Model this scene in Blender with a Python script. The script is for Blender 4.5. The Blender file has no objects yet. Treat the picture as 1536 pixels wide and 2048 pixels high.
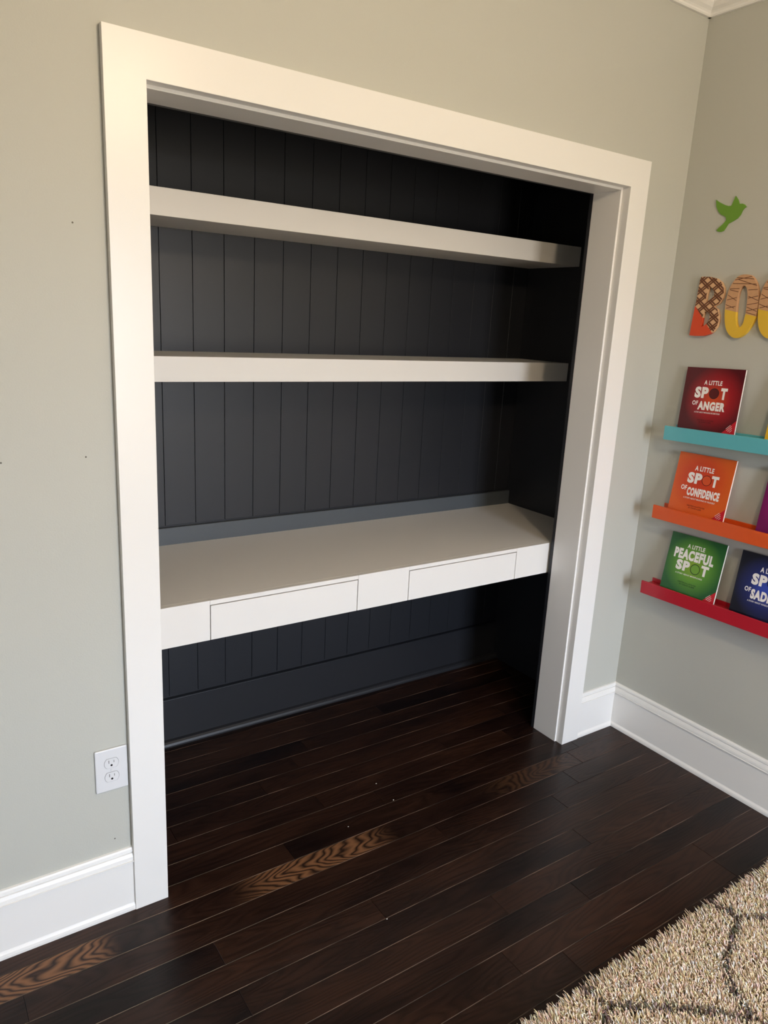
import bpy, bmesh, math, random
from mathutils import Vector, Matrix, geometry
random.seed(7)
PI = math.pi
sc = bpy.context.scene
COL = sc.collection

# ------------------------------------------------------------------ camera
cam_d = bpy.data.cameras.new('camera')
cam = bpy.data.objects.new('camera', cam_d); COL.objects.link(cam)
cam_d.sensor_fit = 'VERTICAL'; cam_d.sensor_height = 32.0
cam_d.lens = 1478.76 / 2048 * 32.0
cam_d.clip_start = 0.02
cam.matrix_world = (Matrix.Translation((-0.5255, -1.7475, 1.5842)) @ Matrix.Rotation(-0.6015, 4, 'Z')
                    @ Matrix.Rotation(1.3188, 4, 'X') @ Matrix.Rotation(0.0521, 4, 'Z'))
sc.camera = cam

# ------------------------------------------------------------------ light settings
EXPOSURE = 0.12
SKY_E = 38.0              # radiance of the overcast sky seen through the window
GROUND_E = 15.0           # radiance of the ground outside
SKY_COL = (0.80, 0.91, 1.10)
GROUND_COL = (1.0, 0.88, 0.72)
LAMP_E = 150.0            # strength of the ceiling globe
LAMP_COL = (1.0, 0.79, 0.55)
sc.view_settings.view_transform = 'Standard'
sc.view_settings.look = 'None'
sc.view_settings.exposure = EXPOSURE
sc.view_settings.gamma = 1.0
sc.view_settings.use_curve_mapping = False
world = bpy.data.worlds.new('daylight_sky'); sc.world = world
world.use_nodes = True
wn = world.node_tree; wbg = wn.nodes['Background']; wbg.inputs[1].default_value = 1.0
wtc = wn.nodes.new('ShaderNodeTexCoord'); wsp = wn.nodes.new('ShaderNodeSeparateXYZ'); wn.links.new(wtc.outputs['Generated'], wsp.inputs[0])
wr = wn.nodes.new('ShaderNodeValToRGB'); wmr = wn.nodes.new('ShaderNodeMapRange')
wn.links.new(wsp.outputs['Z'], wmr.inputs[0])
wmr.inputs[1].default_value = -0.5; wmr.inputs[2].default_value = 0.5
wn.links.new(wmr.outputs[0], wr.inputs[0])
we = wr.color_ramp.elements
GC = tuple(c * GROUND_E / SKY_E for c in GROUND_COL) + (1,)
we[0].position = 0.44; we[0].color = GC
we[1].position = 0.56; we[1].color = SKY_COL + (1,)
wsc = wn.nodes.new('ShaderNodeVectorMath'); wsc.operation = 'SCALE'; wsc.inputs['Scale'].default_value = SKY_E
wn.links.new(wr.outputs[0], wsc.inputs[0]); wn.links.new(wsc.outputs[0], wbg.inputs[0])

# room measures (metres): opening wall is the plane y = 0, room at y < 0
XL, XR, YF, ZC = -3.0, 1.8793, -4.2, 2.74
W, H, CW = 1.5706, 2.05, 0.0885       # opening and casing width
IN = 0.0078                             # inner jamb step
WT = 0.144                              # thickness of the opening wall
D = 0.7309                              # alcove back wall
AX0, AX1 = -0.31, 1.874                 # alcove side walls
AZ = 2.45
WINS = [(0.13, 1.05, 0.50, 2.05)]
for (a, b, c, d) in WINS:
    ld = bpy.data.lights.new('window_daylight', 'AREA'); ld.shape = 'RECTANGLE'
    ld.size = b - a; ld.size_y = d - c; ld.cycles.is_portal = True
    lo = bpy.data.objects.new('window_daylight', ld); COL.objects.link(lo)
    lo.location = ((a + b) / 2, YF - 0.12, (c + d) / 2); lo.rotation_euler = (PI / 2, 0, 0)

# ------------------------------------------------------------------ helpers
def lin(r, g, b):
    f = lambda c: (c / 255) / 12.92 if c <= 10 else ((c / 255 + 0.055) / 1.055) ** 2.4
    return (f(r), f(g), f(b), 1)

def mat(name, col, rough=0.5, bump=0.0, bscale=60.0, spec=0.5, var=0.0, metallic=0.0, emit=None, estr=0.0, coat=0.0):
    m = bpy.data.materials.new(name); m.use_nodes = True
    nt = m.node_tree; b = nt.nodes['Principled BSDF']
    b.inputs['Base Color'].default_value = col
    b.inputs['Roughness'].default_value = rough
    b.inputs['Specular IOR Level'].default_value = spec
    b.inputs['Metallic'].default_value = metallic
    b.inputs['Coat Weight'].default_value = coat
    if emit:
        b.inputs['Emission Color'].default_value = emit
        b.inputs['Emission Strength'].default_value = estr
    tc = nt.nodes.new('ShaderNodeTexCoord')
    no = nt.nodes.new('ShaderNodeTexNoise'); no.inputs['Scale'].default_value = bscale
    no.inputs['Detail'].default_value = 3
    nt.links.new(tc.outputs['Object'], no.inputs['Vector'])
    if var:
        mx = nt.nodes.new('ShaderNodeMix'); mx.data_type = 'RGBA'
        mx.inputs['A'].default_value = col
        mx.inputs['B'].default_value = tuple(c * (1 - var) for c in col[:3]) + (1,)
        nt.links.new(no.outputs['Fac'], mx.inputs['Factor'])
        nt.links.new(mx.outputs['Result'], b.inputs['Base Color'])
    if bump:
        bp = nt.nodes.new('ShaderNodeBump'); bp.inputs['Strength'].default_value = bump
        bp.inputs['Distance'].default_value = 0.002
        nt.links.new(no.outputs['Fac'], bp.inputs['Height'])
        nt.links.new(bp.outputs['Normal'], b.inputs['Normal'])
    return m

def box(bm, x0, x1, y0, y1, z0, z1, bev=0.0, seg=1):
    r = bmesh.ops.create_cube(bm, size=1.0)
    vs = r['verts']
    for v in vs:
        v.co = Vector(((x0 + x1) / 2 + v.co.x * (x1 - x0), (y0 + y1) / 2 + v.co.y * (y1 - y0), (z0 + z1) / 2 + v.co.z * (z1 - z0)))
    if bev:
        es = list({e for v in vs for e in v.link_edges})
        bmesh.ops.bevel(bm, geom=es, offset=bev, segments=seg, profile=0.5, affect='EDGES')
    return bm

def extrude_profile(bm, prof, p0, p1, up, out):
    """closed profile of (depth, height) pairs swept from p0 to p1; out = direction of depth"""
    p0, p1, up, out = map(Vector, (p0, p1, up, out))
    A = [bm.verts.new(p0 + out * d + up * h) for d, h in prof]
    B = [bm.verts.new(p1 + out * d + up * h) for d, h in prof]
    n = len(prof)
    for i in range(n):
        bm.faces.new((A[i], A[(i + 1) % n], B[(i + 1) % n], B[i]))
    bm.faces.new(A); bm.faces.new(list(reversed(B)))
    bmesh.ops.recalc_face_normals(bm, faces=bm.faces)

def extrude_poly(bm, outer, holes, frame, t, bev=0.0):
    """flat outline with holes, (u,v) -> frame(u,v,w), thickness t, front at w = t"""
    loops = [outer] + holes
    tris = geometry.tessellate_polygon([[Vector((u, v, 0)) for u, v in l] for l in loops])
    flat = [p for l in loops for p in l]
    F = [bm.verts.new(frame(u, v, t)) for u, v in flat]
    Bk = [bm.verts.new(frame(u, v, 0)) for u, v in flat]
    for a, b, c in tris:
        try:
            bm.faces.new((F[a], F[b], F[c])); bm.faces.new((Bk[c], Bk[b], Bk[a]))
        except ValueError: pass
    o = 0
    for l in loops:
        n = len(l)
        for i in range(n):
            a, b = o + i, o + (i + 1) % n
            bm.faces.new((F[a], F[b], Bk[b], Bk[a]))
        o += n
    bmesh.ops.recalc_face_normals(bm, faces=bm.faces)

def obj(name, bm, m, parent=None, smooth=False):
    me = bpy.data.meshes.new(name); bm.to_mesh(me); bm.free()
    for mm in (m if isinstance(m, (list, tuple)) else [m]): me.materials.append(mm)
    if smooth:
        for p in me.polygons: p.use_smooth = True
    o = bpy.data.objects.new(name, me); COL.objects.link(o)
    if parent: o.parent = parent
    return o

def NB(): return bmesh.new()

def tag(o, label, cat, group=None):
    o['label'] = label; o['category'] = cat
    if group: o['group'] = group
    return o

def thing(name, label, cat, loc=(0, 0, 0), group=None):
    o = bpy.data.objects.new(name, None); COL.objects.link(o); o.location = loc
    o.empty_display_size = 0.05
    return tag(o, label, cat, group)

def struct(name, bm, m, parent=None, label=None, smooth=False):
    o = obj(name, bm, m, parent, smooth)
    if not parent:
        o['kind'] = 'structure'
        if label: o['label'] = label
    return o

def smooth_loop(pts, k=4):
    n = len(pts); out = []
    for i in range(n):
        p0, p1, p2, p3 = (Vector(pts[(i + j - 1) % n]) for j in range(4))
        for s in range(k):
            t = s / k
            q = 0.5 * ((2 * p1) + (-p0 + p2) * t + (2 * p0 - 5 * p1 + 4 * p2 - p3) * t * t + (-p0 + 3 * p1 - 3 * p2 + p3) * t ** 3)
            out.append((q.x, q.y))
    return out

# ------------------------------------------------------------------ materials
M_WALL = mat('wall_paint', lin(190, 190, 181), 0.55, bump=0.12, bscale=260, spec=0.35)
M_CEIL = mat('ceiling_paint', lin(222, 220, 214), 0.8, bump=0.1, bscale=200)
M_WHITE = mat('white_trim_paint', lin(238, 236, 232), 0.33, bump=0.03, bscale=40, spec=0.5)
M_SHELF = mat('white_cabinet_paint', lin(232, 229, 224), 0.4, bump=0.03, bscale=50, spec=0.5)
M_DARK = mat('charcoal_blue_paint', lin(35, 36, 40), 0.42, bump=0.05, bscale=60, spec=0.5)
M_DARK2 = mat('ledger_lighter_charcoal', lin(78, 83, 87), 0.42, bump=0.05, bscale=60, spec=0.5)  # ledger board toned lighter than the other alcove charcoal
M_GAP = mat('shadow_gap', lin(28, 28, 30), 0.9)

# ------------------------------------------------------------------ floor: dark oak strips, each board bevelled
def floor_material():
    m = bpy.data.materials.new('dark_oak_boards'); m.use_nodes = True
    nt = m.node_tree; N = nt.nodes; L = nt.links; b = N['Principled BSDF']
    def nd(t, **k):
        n = N.new(t)
        for a, v in k.items(): setattr(n, a, v)
        return n
    def math_(op, a, b_=None, c=None):
        n = nd('ShaderNodeMath', operation=op)
        for i, v in enumerate((a, b_, c)):
            if v is None: continue
            if isinstance(v, (int, float)): n.inputs[i].default_value = v
            else: L.new(v, n.inputs[i])
        return n.outputs[0]
    tc = nd('ShaderNodeTexCoord'); at = nd('ShaderNodeAttribute', attribute_name='board')
    sep = nd('ShaderNodeSeparateXYZ'); L.new(tc.outputs['Object'], sep.inputs[0])
    sc_ = nd('ShaderNodeSeparateColor'); L.new(at.outputs['Color'], sc_.inputs[0])
    r1, r2, r3 = sc_.outputs
    # cathedral grain: contour lines of a stretched noise, different on each board
    cx = nd('ShaderNodeCombineXYZ')
    L.new(math_('ADD', math_('MULTIPLY', sep.outputs['X'], 2.2), math_('MULTIPLY', r1, 40)), cx.inputs[0])
    L.new(math_('ADD', math_('MULTIPLY', sep.outputs['Y'], 15.0), math_('MULTIPLY', r2, 30)), cx.inputs[1])
    n1 = nd('ShaderNodeTexNoise'); n1.inputs['Scale'].default_value = 1.0; n1.inputs['Detail'].default_value = 1.5; n1.inputs['Roughness'].default_value = 0.3
    L.new(cx.outputs[0], n1.inputs['Vector'])
    cont = math_('SINE', math_('MULTIPLY', n1.outputs['Fac'], 95.0))
    cont = math_('POWER', math_('MULTIPLY_ADD', cont, 0.5, 0.5), 0.6)
    # fine pore streaks
    cx2 = nd('ShaderNodeCombineXYZ')
    L.new(math_('MULTIPLY', sep.outputs['X'], 9.0), cx2.inputs[0]); L.new(math_('MULTIPLY', sep.outputs['Y'], 330.0), cx2.inputs[1])
    n2 = nd('ShaderNodeTexNoise'); n2.inputs['Scale'].default_value = 1.0; n2.inputs['Detail'].default_value = 4
    L.new(cx2.outputs[0], n2.inputs['Vector'])
    # broad tone drift
    cx3 = nd('ShaderNodeCombineXYZ')
    L.new(math_('ADD', math_('MULTIPLY', sep.outputs['X'], 2.6), math_('MULTIPLY', r2, 17)), cx3.inputs[0]); L.new(math_('ADD', math_('MULTIPLY', sep.outputs['Y'], 9.0), math_('MULTIPLY', r3, 9)), cx3.inputs[1])
    n3 = nd('ShaderNodeTexNoise'); n3.inputs['Scale'].default_value = 1.0; n3.inputs['Detail'].default_value = 2
    L.new(cx3.outputs[0], n3.inputs['Vector'])
    # boards: two browns mixed by board value and drift
    mxa = nd('ShaderNodeMix', data_type='RGBA')
    mxa.inputs['A'].default_value = lin(24, 13, 11); mxa.inputs['B'].default_value = lin(62, 39, 28)
    f = math_('ADD', math_('MULTIPLY', r1, 0.55), math_('MULTIPLY', math_('SUBTRACT', n3.outputs['Fac'], 0.42), 1.5))
    fcl = nd('ShaderNodeClamp'); L.new(f, fcl.inputs[0]); L.new(fcl.outputs[0], mxa.inputs['Factor'])
    mul = nd('ShaderNodeMix', data_type='RGBA', blend_type='MULTIPLY'); mul.inputs['Factor'].default_value = 0.75
    L.new(mxa.outputs['Result'], mul.inputs['A'])
    g = math_('ADD', math_('MULTIPLY', cont, 0.55), math_('MULTIPLY', n2.outputs['Fac'], 0.75))
    gc = nd('ShaderNodeCombineColor')
    for i in range(3): L.new(g, gc.inputs[i])
    L.new(gc.outputs[0], mul.inputs['B'])
    # pale unstained patches on the one board with strong figure
    pat = nd('ShaderNodeAttribute', attribute_name='figure')
    def bump_fn(c, w, soft):
        d = math_('ABSOLUTE', math_('SUBTRACT', sep.outputs['X'], c))
        mr = nd('ShaderNodeMapRange', interpolation_type='SMOOTHSTEP'); L.new(d, mr.inputs[0])
        mr.inputs[1].default_value = w; mr.inputs[2].default_value = w + soft; mr.inputs[3].default_value = 1; mr.inputs[4].default_value = 0
        return mr.outputs[0]
    bl = math_('MAXIMUM', math_('MAXIMUM', bump_fn(0.43, 0.13, 0.16), bump_fn(-0.36, 0.13, 0.08)), math_('MULTIPLY', bump_fn(1.35, 0.1, 0.2), 0.25))
    bl = math_('MULTIPLY', bl, pat.outputs['Fac'])
    # waves of the cathedral figure
    cw = nd('ShaderNodeCombineXYZ')
    L.new(math_('MULTIPLY', sep.outputs['X'], 7.0), cw.inputs[0]); L.new(math_('MULTIPLY', sep.outputs['Y'], 26.0), cw.inputs[1])
    n4 = nd('ShaderNodeTexNoise'); n4.inputs['Scale'].default_value = 1.0; n4.inputs['Detail'].default_value = 1.2; n4.inputs['Roughness'].default_value = 0.35
    L.new(cw.outputs[0], n4.inputs['Vector'])
    yy = math_('ADD', sep.outputs['Y'], 0.105)
    arc = math_('ADD', math_('MULTIPLY', sep.outputs['X'], 1.0), math_('MULTIPLY', math_('MULTIPLY', yy, yy), -42.0))
    ph = math_('ADD', math_('MULTIPLY', arc, 165.0), math_('MULTIPLY', n4.outputs['Fac'], 30.0))
    wv = math_('POWER', math_('MULTIPLY_ADD', math_('SINE', ph), 0.5, 0.5), 0.7)
    gold = nd('ShaderNodeMix', data_type='RGBA'); gold.inputs['A'].default_value = lin(38, 24, 18); gold.inputs['B'].default_value = lin(128, 90, 62)
    L.new(wv, gold.inputs['Factor'])
    fin = nd('ShaderNodeMix', data_type='RGBA'); L.new(bl, fin.inputs['Factor'])
    L.new(mul.outputs['Result'], fin.inputs['A']); L.new(gold.outputs['Result'], fin.inputs['B'])
    L.new(fin.outputs['Result'], b.inputs['Base Color'])
    rr = math_('MULTIPLY_ADD', n2.outputs['Fac'], 0.12, 0.25); L.new(rr, b.inputs['Roughness'])
    b.inputs['Specular IOR Level'].default_value = 0.26
    bp = nd('ShaderNodeBump'); bp.inputs['Strength'].default_value = 0.22; bp.inputs['Distance'].default_value = 0.0012
    L.new(g, bp.inputs['Height']); L.new(bp.outputs['Normal'], b.inputs['Normal'])
    return m

M_FLOOR = floor_material()
M_EDGE = mat('worn_edge_glint', lin(112, 88, 74), 0.35, spec=0.5)  # worn bevels, with the window glint along them mixed into the colour
_n = M_EDGE.node_tree; _no = [n for n in _n.nodes if n.type == 'TEX_NOISE'][0]; _no.inputs['Scale'].default_value = 5.0
_r = _n.nodes.new('ShaderNodeValToRGB'); _r.color_ramp.elements[0].position = 0.42; _r.color_ramp.elements[0].color = lin(26, 15, 12); _r.color_ramp.elements[1].position = 0.68; _r.color_ramp.elements[1].color = lin(122, 98, 84)
_n.links.new(_no.outputs['Fac'], _r.inputs[0]); _n.links.new(_r.outputs[0], _n.nodes['Principled BSDF'].inputs['Base Color'])
def build_floor():
    bm = NB(); P = 0.0822; Y0 = -0.557
    cl = bm.loops.layers.float_color.new('board'); fg = bm.loops.layers.float_color.new('figure')
    joints = {-1: [0.787], 0: [], 2: [0.4827, -0.9], 3: [1.2915, 0.05], 6: [0.3725, 1.62], 5: [-1.25, 1.55], 1: [0.05, 1.22]}
    k0 = math.floor((YF - Y0) / P) - 1; k1 = math.ceil((D - Y0) / P)
    joints[-1] = [1.03]; joints[0] = [0.787]
    for k in range(k0, k1):
        y0 = Y0 + k * P; y1 = y0 + P
        if k in joints: js = sorted(joints[k])
        else:
            js = []; x = XL + random.uniform(0.2, 1.1)
            while x < XR: js.append(x); x += random.uniform(0.55, 1.25)
        xs = [XL - 0.05] + [j for j in js] + [XR + 0.05]
        if len(js) and js[0] - XL > 1.9: xs.insert(1, js[0] - 1.35)
        for a, b in zip(xs, xs[1:]):
            col = (random.random(), random.random(), random.random(), 1)
            fig = 1.0 if k == 5 else 0.0
            g = 0.00035; e = 0.0009
            dz = random.uniform(-0.00012, 0.00012)
            t = [(a + g, y0 + g), (b - g, y0 + g), (b - g, y1 - g), (a + g, y1 - g)]
            ti = [(a + g + e, y0 + g + e), (b - g - e, y0 + g + e), (b - g - e, y1 - g - e), (a + g + e, y1 - g - e)]
            V0 = [bm.verts.new((x, y, -0.004)) for x, y in t]
            V1 = [bm.verts.new((x, y, dz - 0.0007)) for x, y in t]
            V2 = [bm.verts.new((x, y, dz)) for x, y in ti]
            fs = [bm.faces.new(V2)]
            for i in range(4):
                j = (i + 1) % 4
                w = bm.faces.new((V1[i], V1[j], V2[j], V2[i])); w.material_index = 1 if i in (0, 2) else 0
                fs += [w, bm.faces.new((V0[i], V0[j], V1[j], V1[i]))]
            for f in fs:
                for l in f.loops: l[cl] = col; l[fg] = (fig, fig, fig, 1)
    nb = len(bm.faces)
    box(bm, XL - 0.05, XR + 0.05, YF - 0.1, D + 0.1, -0.05, -0.004)
    for f in list(bm.faces)[nb:]: f.material_index = 2
    return struct('floor', bm, [M_FLOOR, M_EDGE, M_GAP])
build_floor()

# ------------------------------------------------------------------ room shell
bm = NB(); box(bm, XL - 0.1, XR + 0.1, YF - 0.1, 0.0, ZC, ZC + 0.1); struct('ceiling', bm, M_CEIL)
bm = NB(); box(bm, XR, XR + 0.1, YF - 0.1, D + 0.1, 0, ZC); struct('wall_right', bm, M_WALL)
LW = (-3.62, -3.32, 1.0, 1.65)          # narrow unseen window, added to brighten the right wall: y0, y1, z0, z1
bm = NB(); box(bm, XL - 0.1, XL, YF - 0.1, LW[0], 0, ZC); box(bm, XL - 0.1, XL, LW[1], WT, 0, ZC)
box(bm, XL - 0.1, XL, LW[0], LW[1], 0, LW[2]); box(bm, XL - 0.1, XL, LW[0], LW[1], LW[3], ZC); struct('wall_left', bm, M_WALL)
ld = bpy.data.lights.new('window_daylight', 'AREA'); ld.shape = 'RECTANGLE'; ld.size = LW[1] - LW[0]; ld.size_y = LW[3] - LW[2]; ld.cycles.is_portal = True  # portal of the added left wall window
lo = bpy.data.objects.new('window_daylight', ld); COL.objects.link(lo); lo.location = (XL - 0.12, (LW[0] + LW[1]) / 2, (LW[2] + LW[3]) / 2); lo.rotation_euler = (PI / 2, 0, -PI / 2)
# wall with the alcove opening (room side painted pale, alcove side painted charcoal)
XO0, XO1, ZO = 0 - 0.0 + IN, W - IN, H - IN
bm = NB()
box(bm, XL, XO0 - 0.02, 0.0, 0.07, 0, ZC); box(bm, XO1 + 0.02, XR, 0.0, 0.07, 0, ZC)
box(bm, XO0 - 0.02, XO1 + 0.02, 0.0, 0.07, ZO + 0.02, ZC)
wb = struct('wall_back', bm, M_WALL)
M_HOLE = mat('old_nail_hole', lin(110, 104, 96), 0.9)
for (x, z) in [(-0.158, 1.7523), (-0.1549, 1.2518), (-0.3285, 1.2488), (-0.1308, 0.23)]:
    bm = NB(); bmesh.ops.create_cone(bm, cap_ends=True, segments=10, radius1=0.0022, radius2=0.001, depth=0.0012, matrix=Matrix.Translation((x, -0.0004, z)) @ Matrix.Rotation(PI / 2, 4, 'X'))
    h_ = obj('nail_hole', bm, M_HOLE, wb); h_['label'] = 'small filled nail hole in pale wall'
bm = NB()
box(bm, AX0, XO0 - 0.02, 0.07, 0.1305, 0, AZ); box(bm, XO1 + 0.02, AX1, 0.07, 0.1305, 0, AZ); box(bm, XO0 - 0.02, XO1 + 0.02, 0.07, 0.1305, ZO + 0.02, AZ)
box(bm, AX0, XO0, 0.1305, WT, 0, AZ); box(bm, XO1, AX1, 0.1305, WT, 0, AZ); box(bm, XO0, XO1, 0.1305, WT, ZO, AZ)
struct('wall_alcove_front', bm, M_DARK)
bm = NB(); box(bm, AX0 - 0.08, AX0, 0.07, D + 0.1, 0, AZ); struct('wall_alcove_left', bm, M_DARK)
bm = NB(); box(bm, AX1, XR, 0.07, D + 0.1, 0, AZ); struct('wall_alcove_right', bm, M_DARK)
bm = NB(); box(bm, AX0 - 0.08, XR, WT, D + 0.1, AZ, AZ + 0.05); struct('ceiling_alcove', bm, M_DARK)
# vertical boards of the alcove back wall
bm = NB()
G0, GP = 0.2522, 0.1098
for k in range(-6, 16):
    a = max(AX0, G0 + k * GP); b = min(AX1, G0 + (k + 1) * GP)
    if b - a < 0.01: continue
    wl = 0.0012 if k in (9,) else 0.0006
    for (z0, z1) in ((0.0, 0.100), (0.195, 0.770), (0.8535, AZ)):
        box(bm, a + 0.0006, b - wl, D, D + 0.012, z0, z1, bev=0.0009)
box(bm, AX0 - 0.08, XR, D + 0.006, D + 0.1, 0, AZ)
struct('wall_alcove_back', bm, M_DARK)
# front wall (behind the camera) with its two windows
bm = NB()
xs = [XL, WINS[0][0], WINS[0][1], XR]; z0, z1 = WINS[0][2], WINS[0][3]
for i in (0, 2): box(bm, xs[i], xs[i + 1], YF - 0.1, YF, 0, ZC)
for i in (1,): box(bm, xs[i], xs[i + 1], YF - 0.1, YF, 0, z0); box(bm, xs[i], xs[i + 1], YF - 0.1, YF, z1, ZC)
struct('wall_front', bm, M_WALL)
M_PANE = bpy.data.materials.new('window_glass'); M_PANE.use_nodes = True
nt = M_PANE.node_tree; nt.nodes.clear()
o_ = nt.nodes.new('ShaderNodeOutputMaterial'); t_ = nt.nodes.new('ShaderNodeBsdfTransparent'); g_ = nt.nodes.new('ShaderNodeBsdfGlossy')
g_.inputs['Roughness'].default_value = 0.02; mx_ = nt.nodes.new('ShaderNodeMixShader'); mx_.inputs[0].default_value = 0.05
nt.links.new(t_.outputs[0], mx_.inputs[1]); nt.links.new(g_.outputs[0], mx_.inputs[2]); nt.links.new(mx_.outputs[0], o_.inputs[0])
for n, (a, b, c, d) in enumerate(WINS):
    bm = NB(); t = 0.035
    box(bm, a, a + t, YF - 0.08, YF - 0.02, c, d); box(bm, b - t, b, YF - 0.08, YF - 0.02, c, d)
    box(bm, a + t, b - t, YF - 0.08, YF - 0.02, c, c + t); box(bm, a + t, b - t, YF - 0.08, YF - 0.02, d - t, d)
    box(bm, a + t, b - t, YF - 0.07, YF - 0.03, (c + d) / 2 - 0.015, (c + d) / 2 + 0.015)
    w_ = struct('window_%d' % (n + 1), bm, M_WHITE)
    bm = NB(); box(bm, a + t, b - t, YF - 0.052, YF - 0.048, c + t, d - t); obj('pane', bm, M_PANE, w_)
    bm = NB(); q = 0.085
    box(bm, a - q, a, YF, YF + 0.019, c - 0.02, d + q, 0.001); box(bm, b, b + q, YF, YF + 0.019, c - 0.02, d + q, 0.001)
    box(bm, a, b, YF, YF + 0.019, d, d + q, 0.001); box(bm, a - q - 0.02, b + q + 0.02, YF, YF + 0.04, c - 0.045, c - 0.02, 0.002)
    obj('window_frame', bm, M_WHITE, w_)

bm = NB(); t = 0.03; a, b, c, d = LW
box(bm, XL - 0.08, XL - 0.02, a, a + t, c, d); box(bm, XL - 0.08, XL - 0.02, b - t, b, c, d); box(bm, XL - 0.08, XL - 0.02, a + t, b - t, c, c + t); box(bm, XL - 0.08, XL - 0.02, a + t, b - t, d - t, d)
w_ = struct('window_2', bm, M_WHITE)  # added window out of view, gives fill on the right wall
bm = NB(); box(bm, XL - 0.052, XL - 0.048, a + t, b - t, c + t, d - t); obj('pane', bm, M_PANE, w_)
bm = NB(); q = 0.085; box(bm, XL, XL + 0.019, a - q, a, c - q, d + q, 0.001); box(bm, XL, XL + 0.019, b, b + q, c - q, d + q, 0.001); box(bm, XL, XL + 0.019, a, b, d, d + q, 0.001); box(bm, XL, XL + 0.019, a, b, c - q, c, 0.001)
obj('window_frame', bm, M_WHITE, w_)

# ------------------------------------------------------------------ casing and jamb
c = 0.019
bm = NB(); hc = H + 0.088
extrude_poly(bm, [(-CW, 0), (0, 0), (0, H), (W, H), (W, 0), (W + CW, 0), (W + CW, hc), (-CW, hc)], [], lambda u, v, w: Vector((u, -w, v)), c)
bmesh.ops.dissolve_limit(bm, angle_limit=0.01, verts=bm.verts, edges=bm.edges)
bmesh.ops.bevel(bm, geom=[e for e in bm.edges if all(abs(v.co.y + c) < 1e-5 for v in e.verts)], offset=0.0010, segments=2, profile=0.5, affect='EDGES')
struct('trim_1', bm, M_WHITE, label='white casing board framing the alcove opening')
JB = 0.130
for n, (x0, x1, xa, xb) in enumerate(((-0.012, 0.0, -0.012, IN), (W, W + 0.012, W - IN, W + 0.012))):
    bm = NB(); box(bm, x0, x1, 0.0, 0.013, 0, H + 0.008)
    box(bm, xa, xb, 0.013, JB, 0, H + 0.004, 0.0009, 2)
    struct('trim_%d' % (2 + n), bm, M_WHITE, label='white side jamb lining of the alcove opening')
bm = NB(); box(bm, 0.0, W, 0.0, 0.013, H, H + 0.008); box(bm, IN, W - IN, 0.013, JB, H - IN, H + 0.004, 0.0009, 2)
struct('trim_4', bm, M_WHITE, label='white head jamb lining of the alcove opening')

# ------------------------------------------------------------------ baseboards and crown
BASE = [(0, 0), (0.0165, 0), (0.0165, 0.007), (0.0150, 0.013), (0.0115, 0.018), (0.0105, 0.0205), (0.0105, 0.147), (0.0075, 0.1475), (0.0075, 0.1495), (0.0150, 0.1505), (0.0150, 0.1535),
        (0.0115, 0.1545), (0.0115, 0.157), (0.0140, 0.1585), (0.0125, 0.166), (0.0090, 0.1745), (0.0050, 0.1755), (0.0050, 0.1790), (0.0095, 0.1805), (0.0080, 0.187), (0.0055, 0.191), (0, 0.192)]
def base(name, p0, p1, out):
    bm = NB(); extrude_profile(bm, BASE, p0, p1, (0, 0, 1), out); return struct(name, bm, M_WHITE)
base('baseboard_back_left', (XL, 0, 0), (-CW, 0, 0), (0, -1, 0))
base('baseboard_back_right', (W + CW, 0, 0), (XR, 0, 0), (0, -1, 0))
base('baseboard_right', (XR, YF, 0), (XR, 0, 0), (-1, 0, 0))
base('baseboard_left', (XL, YF, 0), (XL, 0, 0), (1, 0, 0))
base('baseboard_front', (XL, YF, 0), (XR, YF, 0), (0, 1, 0))
CROWN = [(0, 0), (0.010, 0), (0.013, 0.004), (0.013, 0.009), (0.017, 0.014), (0.026, 0.021), (0.034, 0.031), (0.038, 0.040), (0.038, 0.044), (0.046, 0.047),
         (0.050, 0.056), (0.058, 0.075), (0.074, 0.092), (0.084, 0.098), (0.084, 0.103), (0.094, 0.108), (0.098, 0.115), (0.098, 0.129), (0, 0.129)]
def crown(n, p0, p1, out):
    bm = NB(); extrude_profile(bm, CROWN, p0, p1, (0, 0, 1), out); struct('trim_%d' % n, bm, M_WHITE, label='white crown moulding under the ceiling')
Z_ = ZC - 0.129
crown(5, (XL, 0, Z_), (XR, 0, Z_), (0, -1, 0)); crown(6, (XR, YF, Z_), (XR, 0, Z_), (-1, 0, 0))
crown(7, (XL, YF, Z_), (XL, 0, Z_), (1, 0, 0)); crown(8, (XL, YF, Z_), (XR, YF, Z_), (0, 1, 0))

# alcove baseboard with shoe, cleat board above the desk
T = 0.012
bm = NB(); box(bm, AX0, AX1, D - T, D + 0.006, 0, 0.1865, 0.0015, 2); box(bm, AX0, AX1, D - T + 0.004, D + 0.006, 0.1865, 0.1875)
extrude_profile(bm, [(0, 0.0), (0.020, 0.0), (0.020, 0.006), (0.017, 0.014), (0.011, 0.020), (0.002, 0.0235), (0, 0.0235)], (AX0, D - T, 0), (AX1, D - T, 0), (0, 0, 1), (0, -1, 0))
struct('baseboard_alcove', bm, M_DARK, label='charcoal baseboard with shoe moulding in the alcove')
bm = NB(); box(bm, AX0, AX1, D - T, D + 0.006, 0.7645, 0.8475, 0.0012, 2)
struct('trim_9', bm, M_DARK2, label='charcoal ledger board above the desk top')

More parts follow.
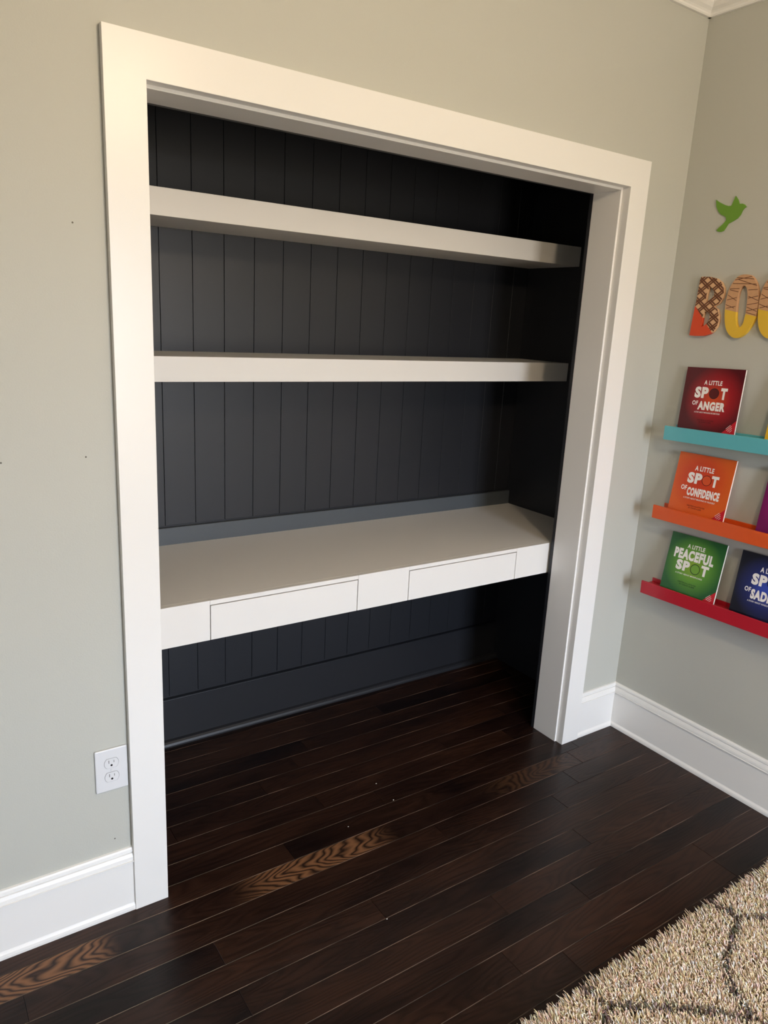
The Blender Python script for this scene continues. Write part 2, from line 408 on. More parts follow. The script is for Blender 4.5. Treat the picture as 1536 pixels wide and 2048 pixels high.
# ------------------------------------------------------------------ shelves and desk
def shelf(z0, z1, label):
    bm = NB(); box(bm, AX0 + 0.0005, AX1 - 0.0005, 0.4409, D - 0.0003, z0, z1, 0.0012, 2)
    o = obj('floating_shelf', bm, M_SHELF); return tag(o, label, 'shelf', 'thick white floating shelves in the alcove')
shelf(1.8385, 1.9134, 'thick white floating shelf, the upper one, just below the alcove header')
shelf(1.3788, 1.4535, 'thick white floating shelf, the lower one, midway above the desk')

ZT, ZB, F = 0.7864, 0.6646, 0.1572
desk = thing('floating_desk', 'white wall to wall floating desk with two flush drawers inside the dark alcove', 'desk', (W / 2, F, 0))
def dpart(name, bm, m, parent=desk):
    bmesh.ops.translate(bm, verts=bm.verts, vec=-Vector(desk.location)); return obj(name, bm, m, parent)
A1, A3, A4, A5 = 0.1952, 0.6958, 0.8985, 1.3960
bm = NB(); box(bm, AX0 + 0.0005, AX1 - 0.0005, F + 0.0195, D - T - 0.0003, ZT - 0.020, ZT, 0.0004)
dpart('desktop', bm, M_SHELF)
for a, b in ((A1, A3), (A4, A5)):
    bm = NB(); box(bm, a + 0.0003, b - 0.0003, F, F + 0.0193, ZT - 0.0135, ZT, 0.0006, 2); dpart('top_rail', bm, M_SHELF)
for a, b in ((AX0 + 0.0005, A1), (A3, A4), (A5, AX1 - 0.0005)):
    bm = NB(); box(bm, a + 0.0002, b - 0.0002, F, F + 0.0193, ZB, ZT, 0.0006, 2); dpart('front_panel', bm, M_SHELF)
for a, b in ((A1, A3), (A4, A5)):
    bm = NB(); g = 0.0023
    box(bm, a + g, b - g, F, F + 0.019, ZB, ZT - 0.0135 - 0.0030, 0.0007, 2)
    for (x0, x1, y0, y1) in ((a + 0.02, a + 0.032, F + 0.019, 0.56), (b - 0.032, b - 0.02, F + 0.019, 0.56), (a + 0.032, b - 0.032, 0.548, 0.56)):
        box(bm, x0, x1, y0, y1, ZB + 0.010, ZT - 0.035)
    box(bm, a + 0.032, b - 0.032, F + 0.019, 0.548, ZB + 0.012, ZB + 0.018)
    dpart('drawer', bm, M_SHELF)
bm = NB()
for a, b in ((AX0 + 0.0005, A1 - 0.0002), (A3 + 0.0002, A4 - 0.0002), (A5 + 0.0002, AX1 - 0.0005)):
    box(bm, a, b, F + 0.0195, D - T - 0.0003, ZB + 0.001, ZT - 0.0203)
box(bm, A1, A3, 0.58, D - T - 0.0003, ZB + 0.02, ZT - 0.0203); box(bm, A4, A5, 0.58, D - T - 0.0003, ZB + 0.02, ZT - 0.0203)
dpart('carcass', bm, M_SHELF)

# ------------------------------------------------------------------ outlet
M_PL = mat('white_plastic', lin(222, 222, 223), 0.28, spec=0.5)
M_SLOT = mat('dark_slot', lin(14, 13, 12), 0.8)
M_SLOT2 = mat('brass_slot', lin(92, 86, 78), 0.5)
OX, OZ = -0.1322, 0.440
out = thing('power_outlet', 'white duplex power outlet with cover plate beside the left casing', 'outlet', (OX, 0, OZ))
bm = NB(); box(bm, -0.0400, 0.0400, -0.006, -0.0002, -0.0600, 0.0600, 0.003, 3); obj('cover_plate', bm, M_PL, out)
def recept(z):
    bm = NB(); pts = []
    for k in range(40):
        t = 2 * PI * k / 40; x = 0.0172 * math.cos(t); y = 0.0172 * math.sin(t)
        y = max(-0.0130, min(0.0130, y)); pts.append((x, y + z))
    extrude_poly(bm, pts, [], lambda u, v, w: Vector((u, -0.0055 - w, v)), 0.0016)
    r = obj('receptacle', bm, M_PL, out)
    bm = NB(); big = [(x * 1.06, z + (y - z) * 1.07) for x, y in pts]
    extrude_poly(bm, big, [pts], lambda u, v, w: Vector((u, -0.0059 - w, v)), 0.0003); obj('rim_shade', bm, mat('rim_shadow', lin(150, 150, 150), 0.6), r)  # thin grey ring, shade round the receptacle edge put in as colour
    bm = NB(); box(bm, -0.0070, -0.0055, -0.0074, -0.0068, z + 0.0005, z + 0.0090); box(bm, 0.0055, 0.0068, -0.0074, -0.0068, z + 0.0012, z + 0.0078); obj('blade_slot', bm, M_SLOT2, r)
    bm = NB(); bmesh.ops.create_cone(bm, cap_ends=True, segments=16, radius1=0.0028, radius2=0.0028, depth=0.0008, matrix=Matrix.Translation((0, -0.0071, z - 0.0055)) @ Matrix.Rotation(PI / 2, 4, 'X')); obj('ground_hole', bm, M_SLOT, r)
recept(0.0195); recept(-0.0195)
bm = NB(); bmesh.ops.create_cone(bm, cap_ends=True, segments=16, radius1=0.0035, radius2=0.0025, depth=0.0012, matrix=Matrix.Translation((0, -0.0064, 0)) @ Matrix.Rotation(PI / 2, 4, 'X')); obj('screw', bm, M_PL, out)

# ------------------------------------------------------------------ picture ledges on the right wall
LD = 0.072                                     # ledge depth from the wall
def ledge(zc, tilt, y0, y1, ya, h, color, label, nm, flo):
    """zc = height of the lip centre at y = ya; tilt rises towards -y"""
    t = thing('picture_ledge', label, 'wall ledge', (XR, ya, zc), 'coloured picture ledges on the right wall')
    t.rotation_euler = (-tilt, 0, 0)
    m = mat(nm, color, 0.28, bump=0.02, bscale=30, spec=0.5)
    a, b = y1 - ya, y0 - ya
    bm = NB(); box(bm, -LD, -LD + 0.008, a, b, -h / 2, h / 2, 0.0012, 2); obj('front_lip', bm, m, t)
    bm = NB(); box(bm, -LD + 0.0082, -0.0062, a, b, -h / 2, h / 2 - flo, 0.0006); obj('base_board', bm, m, t)
    bm = NB(); box(bm, -0.006, -0.0002, a, b, -h / 2, h / 2 + 0.001, 0.0010); obj('back_rail', bm, m, t)
    return t
LEDGES = {
 'turquoise': (1.2472, 0.0225, -0.107, -0.105, 0.0495, lin(100, 184, 194), 'turquoise painted picture ledge, topmost of the three, under the dark red book'),
 'orange':    (0.9537, 0.008, -0.107, -0.105, 0.0490, lin(222, 88, 30), 'orange painted picture ledge, middle of the three, holding the orange book'),
 'red':       (0.6560, 0.019, -0.104, -0.105, 0.0485, lin(186, 34, 50), 'red painted picture ledge, lowest of the three, holding the green book')}
LE = {}
for k, (zc, ti, y0, ya, h, colr, lab) in LEDGES.items():
    LE[k] = ledge(zc, ti, y0, -1.02, ya, h, colr, lab, k + '_paint', {'turquoise': 0.0105, 'orange': 0.0150, 'red': 0.0135}[k])

# ------------------------------------------------------------------ books
M_PAGE = mat('book_pages', lin(240, 236, 226), 0.7)
M_INK = mat('white_cover_ink', lin(244, 240, 236), 0.4)
def cover_mat(name, inner, mid, outer, cx, cy, spot=None, ring=None):
    m = bpy.data.materials.new(name); m.use_nodes = True
    nt = m.node_tree; b = nt.nodes['Principled BSDF']; b.inputs['Roughness'].default_value = 0.3
    uv = nt.nodes.new('ShaderNodeUVMap'); uv.uv_map = 'cover'
    d = nt.nodes.new('ShaderNodeVectorMath'); d.operation = 'DISTANCE'; d.inputs[1].default_value = (cx, cy, 0)
    nt.links.new(uv.outputs[0], d.inputs[0])
    r = nt.nodes.new('ShaderNodeValToRGB'); e = r.color_ramp.elements
    e[0].position = 0.05; e[0].color = inner; e[1].position = 0.52; e[1].color = outer
    x = e.new(0.27); x.color = mid
    nt.links.new(d.outputs['Value'], r.inputs[0]); nt.links.new(r.outputs[0], b.inputs['Base Color'])
    return m
def text_mesh(s, bold=0.0):
    cu = bpy.data.curves.new('lettering', 'FONT'); cu.body = s; cu.size = 1.0; cu.offset = bold; cu.space_character = 1.0 + bold * 2.4; cu.extrude = 0.0; cu.resolution_u = 3
    o = bpy.data.objects.new('lettering', cu); COL.objects.link(o)
    dg = bpy.context.evaluated_depsgraph_get(); dg.update()
    me = bpy.data.meshes.new_from_object(o.evaluated_get(dg))
    bpy.data.objects.remove(o); bpy.data.curves.remove(cu)
    return me
def add_text(bm, s, u0, u1, v0, v1, S, w, bold=0.03, shear=0.0):
    me = text_mesh(s, bold); t = NB(); t.from_mesh(me); bpy.data.meshes.remove(me)
    xs = [v.co.x for v in t.verts]; ys = [v.co.y for v in t.verts]
    a, b, c_, d = min(xs), max(xs), min(ys), max(ys)
    mp = {}
    for v in t.verts:
        uu = u0 + (v.co.x - a) / (b - a) * (u1 - u0); vv = v0 + (v.co.y - c_) / (d - c_) * (v1 - v0)
        mp[v] = bm.verts.new((uu * S, vv * S, w))
    for f in t.faces:
        try: nf = bm.faces.new([mp[v] for v in f.verts])
        except ValueError: pass
    t.free()
BS = 0.2185; BT = 0.007
FLO = {'turquoise': 0.010, 'orange': 0.0145, 'red': 0.0130}
def book(label, led, y_left, cov, ink_dark, lines, tilt, spot, cat='book', dep=0.048, dz=0.0):
    """lines: (text, u0, u1, v0, v1, dark) in cover fractions, v up"""
    zc, ti, y0, ya, h = LEDGES[led][:5]
    fl = zc + h / 2 - FLO[led] + (y_left * -1 + ya) * ti      # ledge floor height at the book
    xb = XR - dep; lean = math.asin((dep - 0.0145) / (BS))
    t = thing('picture_book', label, cat, (xb, y_left, fl + 0.0022 + 0.0005), 'square picture books standing on the ledges')
    # local frame: X = u across the cover (towards -y), Y = v up the cover, Z = out of the cover
    u = Vector((0, -1, 0)); v = Vector((math.sin(lean), 0, math.cos(lean))); n = u.cross(v)
    R = Matrix((u, v, n)).transposed().to_4x4()
    t.matrix_world = Matrix.Translation(t.location) @ R @ Matrix.Rotation(tilt, 4, 'Z')
    bm = NB(); uvl = bm.loops.layers.uv.new('cover')
    box(bm, 0, BS, 0, BS, 0, 0.0006); box(bm, 0, BS, 0, BS, -BT, -BT + 0.0006); box(bm, 0, 0.0012, 0, BS, -BT + 0.0006, 0)
    for f in bm.faces:
        for l in f.loops: l[uvl].uv = (l.vert.co.x / BS, l.vert.co.y / BS)
    obj('cover', bm, cov, t)
    bm = NB(); box(bm, 0.0013, BS - 0.0002, 0.0004, BS - 0.0004, -BT + 0.0007, -0.0001); obj('pages', bm, M_PAGE, t)
    bm = NB()
    for (s, u0, u1, v0, v1, dk) in lines:
        if not dk: add_text(bm, s, u0, u1, v0, v1, BS, 0.00085, 0.06 if v1 - v0 > 0.1 else (0.03 if v1 - v0 > 0.06 else 0.015))
    o = obj('cover_title', bm, M_INK, t); o['label'] = 'white cover lettering'
    bm = NB()
    for (s, u0, u1, v0, v1, dk) in lines:
        if dk: add_text(bm, s, u0, u1, v0, v1, BS, 0.00085, 0.01)
    if len(bm.verts):
        o = obj('author_line', bm, ink_dark, t); o['label'] = 'dark small author lettering'
    else: bm.free()
    bm = NB(); cv = [bm.verts.new((BS * a, BS * b, 0.0008)) for a, b in ((0.775, 0.001), (0.999, 0.001), (0.999, 0.225))]; bm.faces.new(cv)
    o = obj('corner_flash', bm, mat('red_corner', lin(196, 28, 44), 0.3), t); o['label'] = 'red printed corner triangle'
    bm = NB()
    for k, (ofs, ln) in enumerate(((0.155, 0.095), (0.128, 0.105), (0.100, 0.085), (0.075, 0.05))):
        # slanted rows of tiny print, kept as strokes too small to read
        cx_, cy_ = 0.999 - ofs * 0.72 , 0.0 + 0.225 - ofs * 0.72 - 0.015
        cx_ = 0.885 + k * 0.017; cy_ = 0.118 - k * 0.020
        dx, dy = 0.7071, 0.7071
        for q in range(6):
            s0 = -ln / 2 + q * ln / 6; s1 = s0 + ln / 6 * 0.72
            p = [(cx_ + dx * s + (-dy) * r, cy_ + dy * s + dx * r) for s, r in ((s0, -0.004), (s1, -0.004), (s1, 0.004), (s0, 0.004))]
            bm.faces.new([bm.verts.new((BS * a, BS * b, 0.0010)) for a, b in p])
    obj('corner_print', bm, M_INK, t)
    if spot:
        su, sv, sr, c1, c2 = spot
        bm = NB(); bmesh.ops.create_circle(bm, cap_ends=True, segments=28, radius=BS * sr, matrix=Matrix.Translation((BS * su, BS * sv, 0.0009)))
        o = obj('round_dot', bm, c1, t); o['label'] = 'round dot between the title letters'
        bm = NB(); n_ = 28
        oc = [(math.cos(2 * PI * i / n_), math.sin(2 * PI * i / n_)) for i in range(n_)]
        A = [bm.verts.new((BS * (su + sr * x), BS * (sv + sr * y), 0.00105)) for x, y in oc]; B = [bm.verts.new((BS * (su + sr * 0.88 * x), BS * (sv + sr * 0.88 * y), 0.00105)) for x, y in oc]
        for i in range(n_): bm.faces.new((A[i], A[(i + 1) % n_], B[(i + 1) % n_], B[i]))
        obj('dot_outline', bm, c2, t)
    return t
K = lambda r, g, b: mat('cover_ink', lin(r, g, b), 0.4)
INKR, INKO, INKG, INKB = K(52, 10, 14), K(96, 22, 12), K(18, 52, 26), K(16, 20, 50)
book('dark red square picture book with white title, standing on the turquoise ledge near the corner', 'turquoise', -0.1320,
     cover_mat('red_cover', lin(206, 74, 32), lin(160, 26, 34), lin(84, 12, 22), 0.56, 0.52), INKR,
     [('A LITTLE', .345, .655, .735, .805, 0), ('SP', .21, .445, .52, .70, 0), ('T', .655, .765, .52, .70, 0), ('OF', .195, .295, .405, .475, 0), ('ANGER', .30, .77, .335, .475, 0),
      ('A STORY ABOUT MANAGING BIG EMOTIONS', .255, .70, .285, .308, 0), ('WRITTEN & ILLUSTRATED', .33, .62, .165, .185, 1), ('BY DIANE ALBER', .37, .58, .135, .155, 1)],
     0.028, (0.545, 0.605, 0.085, K(88, 20, 22), INKR), dep=0.034)
book('orange square picture book with white title, standing on the orange ledge near the corner', 'orange', -0.1520,
     cover_mat('orange_cover', lin(206, 62, 34), lin(208, 72, 34), lin(218, 96, 36), 0.45, 0.6), INKO,
     [('A LITTLE', .33, .665, .735, .815, 0), ('SP', .235, .49, .52, .70, 0), ('T', .655, .78, .52, .70, 0), ('OF', .155, .26, .395, .475, 0), ('CONFIDENCE', .275, .85, .315, .455, 0),
      ('A STORY ABOUT BELIEVING IN YOURSELF', .235, .80, .262, .287, 0), ('WRITTEN & ILLUSTRATED', .33, .65, .145, .168, 1), ('BY DIANE ALBER', .37, .60, .112, .134, 1)],
     0.014, (0.575, 0.605, 0.085, K(214, 84, 40), INKO))
book('green square picture book with white title, standing on the red ledge near the corner', 'red', -0.1725,
     cover_mat('green_cover', lin(132, 168, 52), lin(92, 148, 52), lin(34, 92, 44), 0.50, 0.52), INKG,
     [('A LITTLE', .33, .645, .79, .86, 0), ('PEACEFUL', .12, .84, .59, .765, 0), ('SP', .20, .45, .40, .575, 0), ('T', .655, .79, .40, .575, 0),
      ('A STORY ABOUT MINDFULNESS', .22, .715, .335, .36, 0), ('WRITTEN & ILLUSTRATED', .30, .64, .20, .222, 1), ('BY DIANE ALBER', .34, .62, .165, .187, 1)],
     0.022, (0.555, 0.475, 0.088, K(112, 160, 58), INKG), dep=0.055)
book('navy blue square picture book with white title, on the red ledge beside the green book', 'red', -0.4470,
     cover_mat('navy_cover', lin(52, 74, 176), lin(30, 40, 104), lin(18, 20, 34), 0.50, 0.50), INKB,
     [('A LITTLE', .34, .66, .735, .815, 0), ('SP', .24, .48, .52, .70, 0), ('T', .66, .78, .52, .70, 0), ('OF', .165, .265, .395, .47, 0), ('SADNESS', .275, .84, .30, .455, 0),
      ('A STORY ABOUT HANDLING EMOTIONS', .245, .76, .25, .275, 0)],
     0.022, (0.57, 0.605, 0.085, K(40, 60, 150), INKB))
book('purple square picture book on the orange ledge, cut off by the right edge', 'orange', -0.4880,
     cover_mat('purple_cover', lin(176, 52, 140), lin(146, 30, 110), lin(112, 20, 84), 0.5, 0.5), INKR,
     [('A LITTLE', .34, .66, .735, .815, 0)], 0.008, None)
book('yellow square picture book on the turquoise ledge, barely showing at the right edge', 'turquoise', -0.4640,
     cover_mat('yellow_cover', lin(244, 214, 84), lin(238, 196, 60), lin(226, 178, 44), 0.5, 0.5), INKO,
     [('A LITTLE', .34, .66, .735, .815, 0)], 0.024, None)

# ------------------------------------------------------------------ bird cut-out and wooden letters
BIRD = [(-0.1297, 2.0371), (-0.1421, 2.029), (-0.164, 2.0183), (-0.1793, 2.0132), (-0.1892, 2.0136), (-0.1932, 2.0249), (-0.1995, 2.0427), (-0.2097, 2.031), (-0.2169, 2.0166), (-0.228, 2.0165), (-0.2363, 2.0127), (-0.2439, 2.005), (-0.2375, 2.0025), (-0.2318, 1.9954), (-0.2277, 1.9835), (-0.2187, 1.9719), (-0.2058, 1.9652), (-0.1876, 1.9572), (-0.1807, 1.9451), (-0.1751, 1.9361), (-0.1648, 1.9326), (-0.1534, 1.9349), (-0.148, 1.9404), (-0.1549, 1.9469), (-0.1677, 1.957), (-0.1783, 1.9688), (-0.1755, 1.9784), (-0.1684, 1.9836), (-0.1568, 1.9877), (-0.1437, 1.9998), (-0.1344, 2.0147)]
bm = NB(); extrude_poly(bm, BIRD, [], lambda u, v, w: Vector((XR - 0.0002 - w, u, v)), 0.0035)
tag(obj('bird_cutout', bm, mat('bird_green', lin(104, 150, 44), 0.5)), 'flat green cut-out of a flying bird on the right wall above the letters', 'wall decoration')

BO = [(-0.125, 1.7891), (-0.1575, 1.7878), (-0.1827, 1.7822), (-0.2022, 1.77), (-0.2145, 1.7521), (-0.2181, 1.736), (-0.2158, 1.7166), (-0.2058, 1.7003), (-0.1879, 1.6903), (-0.2034, 1.6807), (-0.2128, 1.6612), (-0.2148, 1.6415), (-0.2105, 1.6216), (-0.2009, 1.6063), (-0.1872, 1.5981), (-0.1654, 1.5914), (-0.1345, 1.5901), (-0.1115, 1.5911), (-0.1138, 1.6353), (-0.1168, 1.6861), (-0.1190, 1.7162), (-0.1203, 1.7561), (-0.1215, 1.7793)]
BH1 = [(-0.1612, 1.7558), (-0.1737, 1.7492), (-0.1824, 1.7377), (-0.1838, 1.7279), (-0.1773, 1.7181), (-0.1657, 1.7092), (-0.1553, 1.7038), (-0.1545, 1.7296)]
BH2 = [(-0.1549, 1.6732), (-0.1704, 1.6719), (-0.1786, 1.6637), (-0.1799, 1.6505), (-0.1746, 1.637), (-0.165, 1.6267), (-0.1525, 1.6213), (-0.1521, 1.6498)]
OO = [(-0.2863, 1.7929), (-0.3041, 1.7895), (-0.3195, 1.7762), (-0.3339, 1.7513), (-0.3419, 1.7202), (-0.345, 1.6891), (-0.3418, 1.6545), (-0.3306, 1.6257), (-0.314, 1.6027), (-0.2916, 1.5898), (-0.2693, 1.5943), (-0.2496, 1.6131), (-0.2382, 1.6422), (-0.232, 1.6811), (-0.2311, 1.7167), (-0.2373, 1.752), (-0.2506, 1.7772), (-0.2659, 1.7902)]
OH = [(-0.2875, 1.7579), (-0.2979, 1.7484), (-0.3042, 1.7233), (-0.3071, 1.6886), (-0.307, 1.66), (-0.303, 1.6344), (-0.2925, 1.6244), (-0.2822, 1.6321), (-0.2748, 1.6593), (-0.2714, 1.6977), (-0.2711, 1.7327), (-0.2771, 1.7517)]

def letter_mat(name, wood, paint, split, lines=None, plaid=None):
    """dipped letter: paint where (y,z) lies below the split line; brown pen strokes on the wood"""
    m = bpy.data.materials.new(name); m.use_nodes = True
    nt = m.node_tree; N = nt.nodes; L = nt.links; b = N['Principled BSDF']; b.inputs['Roughness'].default_value = 0.5
    tc = N.new('ShaderNodeTexCoord'); sp = N.new('ShaderNodeSeparateXYZ'); L.new(tc.outputs['Object'], sp.inputs[0])
    def M(op, a, b_=None, c=None):
        n = N.new('ShaderNodeMath'); n.operation = op
        for i, v in enumerate((a, b_, c)):
            if v is None: continue
            if isinstance(v, (int, float)): n.inputs[i].default_value = v
            else: L.new(v, n.inputs[i])
        return n.outputs[0]
    Y, Z = sp.outputs['Y'], sp.outputs['Z']
    (y0, z0), (y1, z1) = split; s = (z1 - z0) / (y1 - y0)
    paint_f = M('LESS_THAN', M('SUBTRACT', Z, M('MULTIPLY', Y, s)), z0 - s * y0)
    stroke = None
    if plaid:
        p, w = plaid
        for sg in (1, -1):
            q = M('MULTIPLY', M('ADD', M('MULTIPLY', Y, 0.62), M('MULTIPLY', Z, sg * 0.78)), 1.0 / p)
            fr = M('FRACT', q)
            for c0 in (0.18, 0.44):
                f = M('LESS_THAN', M('ABSOLUTE', M('SUBTRACT', fr, c0)), w)
                stroke = f if stroke is None else M('MAXIMUM', stroke, f)
    if lines:
        for (ya, za, yb, zb) in lines:
            sl = (zb - za) / (yb - ya); lo, hi = min(ya, yb), max(ya, yb)
            dz = M('ABSOLUTE', M('SUBTRACT', M('SUBTRACT', Z, M('MULTIPLY', Y, sl)), za - sl * ya))
            f = M('MULTIPLY', M('LESS_THAN', dz, 0.0011), M('MULTIPLY', M('GREATER_THAN', Y, lo), M('LESS_THAN', Y, hi)))
            stroke = f if stroke is None else M('MAXIMUM', stroke, f)
    # strokes only on the front face
    front = M('GREATER_THAN', M('MULTIPLY', sp.outputs['X'], -1), 0.0128)
    stroke = M('MULTIPLY', stroke, front)
    no = N.new('ShaderNodeTexNoise'); no.inputs['Scale'].default_value = 90
    L.new(tc.outputs['Object'], no.inputs['Vector'])
    def mix(f, a, b_):
        n = N.new('ShaderNodeMix'); n.data_type = 'RGBA'
        if isinstance(f, (int, float)): n.inputs['Factor'].default_value = f
        else: L.new(f, n.inputs['Factor'])
        for k, v in (('A', a), ('B', b_)):
            if isinstance(v, tuple): n.inputs[k].default_value = v
            else: L.new(v, n.inputs[k])
        return n.outputs['Result']
    wd = mix(no.outputs['Fac'], wood, tuple(c * 0.82 for c in wood[:3]) + (1,))
    wd = mix(stroke, wd, lin(100, 56, 30)); L.new(mix(paint_f, wd, paint), b.inputs['Base Color'])
    return m
def letter(label, cy, cz, outer, holes, m, dy=0.0, dz=0.0):
    bm = NB(); sh = lambda l: [(a - cy, b - cz) for a, b in l]
    extrude_poly(bm, smooth_loop(sh(outer), 3) if len(outer) != len(BO) else sh(outer), [smooth_loop(sh(h), 3) if len(outer) != len(BO) else sh(h) for h in holes], lambda u, v, w: Vector((-w, u, v)), 0.0135)
    o = obj('wooden_letter', bm, m); o.location = (XR - 0.0003, cy + dy, cz + dz)
    return tag(o, label, 'wall letter', 'wooden letters on the right wall')
bz = (-0.1650, 1.69)
mb_ = letter_mat('plaid_orange_letter', lin(226, 182, 138), lin(214, 74, 36), ((-0.1192 + 0.165, 1.6894 - 1.69), (-0.1956 + 0.165, 1.6044 - 1.69)), plaid=(0.027, 0.10))
letter('wooden letter B with brown plaid and orange painted foot', bz[0], bz[1], BO, [BH1, BH2], mb_)
oz = (-0.2880, 1.69)
OLN = [(-0.253, 1.784, -0.320, 1.778), (-0.252, 1.776, -0.318, 1.788), (-0.246, 1.765, -0.335, 1.762), (-0.262, 1.778, -0.336, 1.756), (-0.238, 1.748, -0.272, 1.749), (-0.238, 1.745, -0.270, 1.738),
       (-0.304, 1.744, -0.345, 1.746), (-0.235, 1.728, -0.268, 1.710), (-0.234, 1.712, -0.268, 1.720), (-0.308, 1.718, -0.345, 1.726), (-0.308, 1.724, -0.346, 1.710), (-0.308, 1.697, -0.346, 1.704),
       (-0.232, 1.697, -0.264, 1.686), (-0.236, 1.685, -0.268, 1.692), (-0.308, 1.690, -0.346, 1.676), (-0.308, 1.677, -0.346, 1.686), (-0.308, 1.673, -0.346, 1.664)]
mo_ = letter_mat('striped_yellow_letter', lin(208, 160, 118), lin(226, 184, 56), ((-0.232 + 0.288, 1.6811 - 1.69), (-0.3447 + 0.288, 1.6609 - 1.69)), lines=[(a + 0.288, b - 1.69, c2 + 0.288, d - 1.69) for a, b, c2, d in OLN])
letter('wooden letter O with brown lines and yellow foot, directly right of the B', oz[0], oz[1], OO, [OH], mo_)
letter('second wooden letter O with yellow foot, cut off by the right edge', oz[0], oz[1], OO, [OH], mo_, -0.1165, 0.003)

# ------------------------------------------------------------------ shag rug
def dseg(px, py, ax, ay, bx, by):
    vx, vy = bx - ax, by - ay; t = max(0, min(1, ((px - ax) * vx + (py - ay) * vy) / (vx * vx + vy * vy)))
    return math.hypot(px - ax - vx * t, py - ay - vy * t)
RX0, RX1, RY0, RY1 = 0.30, 1.74, -3.1, -0.845
SEGS = [(1.298, -0.83, 1.322, -0.912), (1.322, -0.912, 1.40, -0.965), (1.40, -0.965, 1.62, -1.05), (1.318, -0.915, 1.225, -0.955), (1.225, -0.955, 1.140, -0.988), (1.140, -0.988, 1.076, -1.053),
        (1.076, -1.053, 1.052, -1.119), (1.052, -1.119, 0.962, -1.04), (0.962, -1.04, 0.851, -0.960), (0.851, -0.960, 0.770, -0.905), (0.770, -0.905, 0.771, -0.83), (0.770, -0.905, 0.66, -1.02),
        (1.052, -1.119, 1.12, -1.30), (0.66, -1.02, 0.55, -1.14), (0.55, -1.14, 0.45, -1.07), (0.55, -1.14, 0.62, -1.36), (1.62, -1.05, 1.55, -1.3), (1.12, -1.30, 1.33, -1.42), (1.33, -1.42, 1.55, -1.3), (1.12, -1.30, 0.86, -1.44), (0.62, -1.36, 0.86, -1.44)]
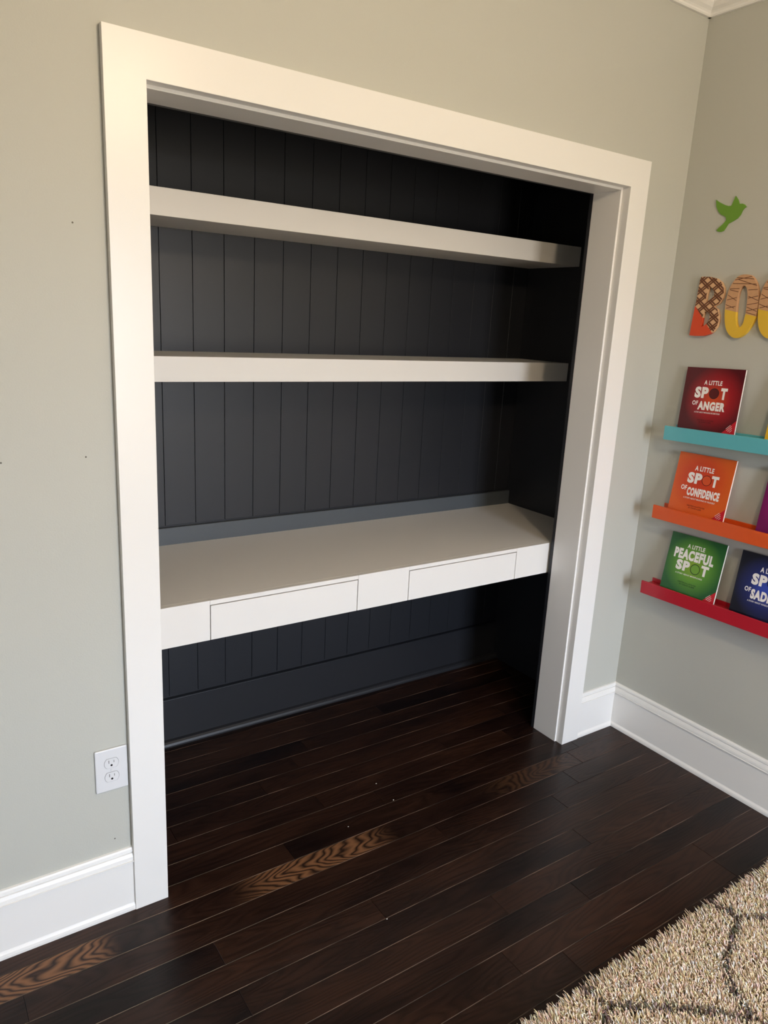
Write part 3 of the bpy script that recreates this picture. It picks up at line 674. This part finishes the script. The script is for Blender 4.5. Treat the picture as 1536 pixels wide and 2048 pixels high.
def build_rug():
    root = thing('shag_rug', 'cream shag rug with thin dark trellis lines on the dark wood floor', 'rug', (1.0, -1.9, 0))
    o0 = Vector(root.location)
    bm = NB(); box(bm, RX0, RX1, RY0, RY1, 0.0006, 0.008, 0.002); bmesh.ops.translate(bm, verts=bm.verts, vec=-o0)
    obj('rug_backing', bm, mat('rug_backing', lin(128, 112, 94), 0.95), root)
    m = bpy.data.materials.new('shag_yarn'); m.use_nodes = True
    nt = m.node_tree; b = nt.nodes['Principled BSDF']; b.inputs['Roughness'].default_value = 0.85; b.inputs['Specular IOR Level'].default_value = 0.15
    b.inputs['Sheen Weight'].default_value = 0.25
    at = nt.nodes.new('ShaderNodeAttribute'); at.attribute_name = 'yarn'; nt.links.new(at.outputs['Color'], b.inputs['Base Color'])
    V = []; Fc = []; C = []
    rnd = random.Random(3)
    y = RY1
    A_ = lin(255, 240, 214); B_ = lin(240, 212, 182); Dk = lin(112, 100, 92); Wt = lin(255, 253, 248)
    while y > RY0:
        st = 0.0043 if y > -1.35 else (0.0075 if y > -1.8 else 0.016)
        x = RX0
        while x < RX1:
            px = x + rnd.uniform(-st, st) * 0.6; py = y + rnd.uniform(-st, st) * 0.6
            ed = min(RY1 - py, px - RX0, RX1 - px, py - RY0)
            hgt = rnd.uniform(0.020, 0.030)
            if ed < 0.02: hgt *= 0.75 + 0.25 * max(0, ed) / 0.02
            wd = (0.0019 if st < 0.005 else st * 0.42) * rnd.uniform(0.8, 1.2)
            la = rnd.uniform(0, 2 * PI); lean = rnd.uniform(0.002, 0.015)
            clump = math.sin(px * 61 + 3 * math.sin(py * 47)) * math.sin(py * 57 + 2 * math.sin(px * 39))
            lx = math.cos(la) * lean + 0.006 * clump; ly = math.sin(la) * lean + 0.005 + 0.004 * clump
            if ed < 0.015 and RY1 - py < 0.015: ly += 0.008
            col = tuple(A_[i] + (B_[i] - A_[i]) * rnd.random() for i in range(3))
            if rnd.random() < 0.12: col = Wt[:3]
            if py > -1.7:
                dm = min(dseg(px, py, *s) for s in SEGS)
                if dm < 0.0075 + rnd.uniform(-0.004, 0.006) and rnd.random() < 0.85: col = tuple(c * rnd.uniform(0.7, 1.3) for c in Dk[:3])
            n0 = len(V)
            tw = rnd.uniform(0, PI)
            for (f, ww) in ((0.0, 1.0), (0.5, 1.0), (0.85, 0.95), (1.0, 0.55)):
                cx = px + lx * f * f; cy = py + ly * f * f; cz = 0.006 + hgt * (f - 0.25 * f * f * min(1, lean / 0.012))
                for k in range(3):
                    a = tw + k * 2 * PI / 3 + f * 1.5
                    V.append((cx + wd * ww * math.cos(a) - o0.x, cy + wd * ww * math.sin(a) - o0.y, cz + 0.0 * k))
            for r in range(3):
                for k in range(3):
                    k2 = (k + 1) % 3
                    Fc.append((n0 + r * 3 + k, n0 + r * 3 + k2, n0 + r * 3 + 3 + k2, n0 + r * 3 + 3 + k))
            Fc.append((n0 + 9, n0 + 10, n0 + 11))
            C += [(*col, 1.0)] * 12
            x += st * 1.15
        y -= st
    me = bpy.data.meshes.new('pile'); me.from_pydata(V, [], Fc)
    ca = me.color_attributes.new('yarn', 'FLOAT_COLOR', 'POINT'); ca.data.foreach_set('color', [c for t in C for c in t])
    me.materials.append(m); 
    me.polygons.foreach_set('use_smooth', [True] * len(me.polygons))
    o = bpy.data.objects.new('pile', me); COL.objects.link(o); o.parent = root; o['kind'] = 'stuff'
build_rug()

# ------------------------------------------------------------------ specks on the floor
M_CHIP = mat('white_paint_chip', lin(235, 232, 226), 0.6)
for (x, y, s, lab) in ((0.7919, 0.1317, 0.0026, 'tiny white crumb on the dark floor, the farthest into the alcove'),
                       (0.7923, 0.0251, 0.0026, 'tiny white crumb on the dark floor, on the line of the opening'),
                       (0.5874, -0.0157, 0.0019, 'tiny white crumb on the dark floor, above the pale figured board'),
                       (0.4827, -0.3956, 0.0022, 'pale splinter chip at a board joint in the open floor')):
    bm = NB(); bmesh.ops.create_icosphere(bm, subdivisions=1, radius=s)
    for v in bm.verts: v.co = Vector((v.co.x * random.uniform(0.8, 1.3), v.co.y * random.uniform(0.7, 1.1), max(0, v.co.z) * 0.8))
    o = obj('paint_crumb', bm, M_CHIP); o.location = (x, y, 0.0003); tag(o, lab, 'crumb', 'crumbs on the floor')

# ------------------------------------------------------------------ ceiling lamp (above and behind the camera)
LX, LY = 0.42, -1.90
lamp = thing('ceiling_lamp', 'warm glass globe ceiling lamp hanging behind the camera', 'lamp', (LX, LY, ZC))
bm = NB(); bmesh.ops.create_cone(bm, cap_ends=True, segments=40, radius1=0.07, radius2=0.075, depth=0.02, matrix=Matrix.Translation((0, 0, -0.011))); obj('canopy', bm, mat('bronze_metal', lin(70, 60, 52), 0.35, metallic=1.0), lamp, True)
bm = NB(); bmesh.ops.create_cone(bm, cap_ends=True, segments=20, radius1=0.010, radius2=0.010, depth=0.16, matrix=Matrix.Translation((0, 0, -0.10))); obj('stem', bm, bpy.data.materials['bronze_metal'], lamp, True)
bm = NB(); bmesh.ops.create_uvsphere(bm, u_segments=24, v_segments=16, radius=0.085, matrix=Matrix.Translation((0, 0, -0.262)))
obj('globe', bm, mat('lit_globe', (1, 1, 1, 1), 0.5, emit=LAMP_COL + (1,), estr=LAMP_E), lamp, True)
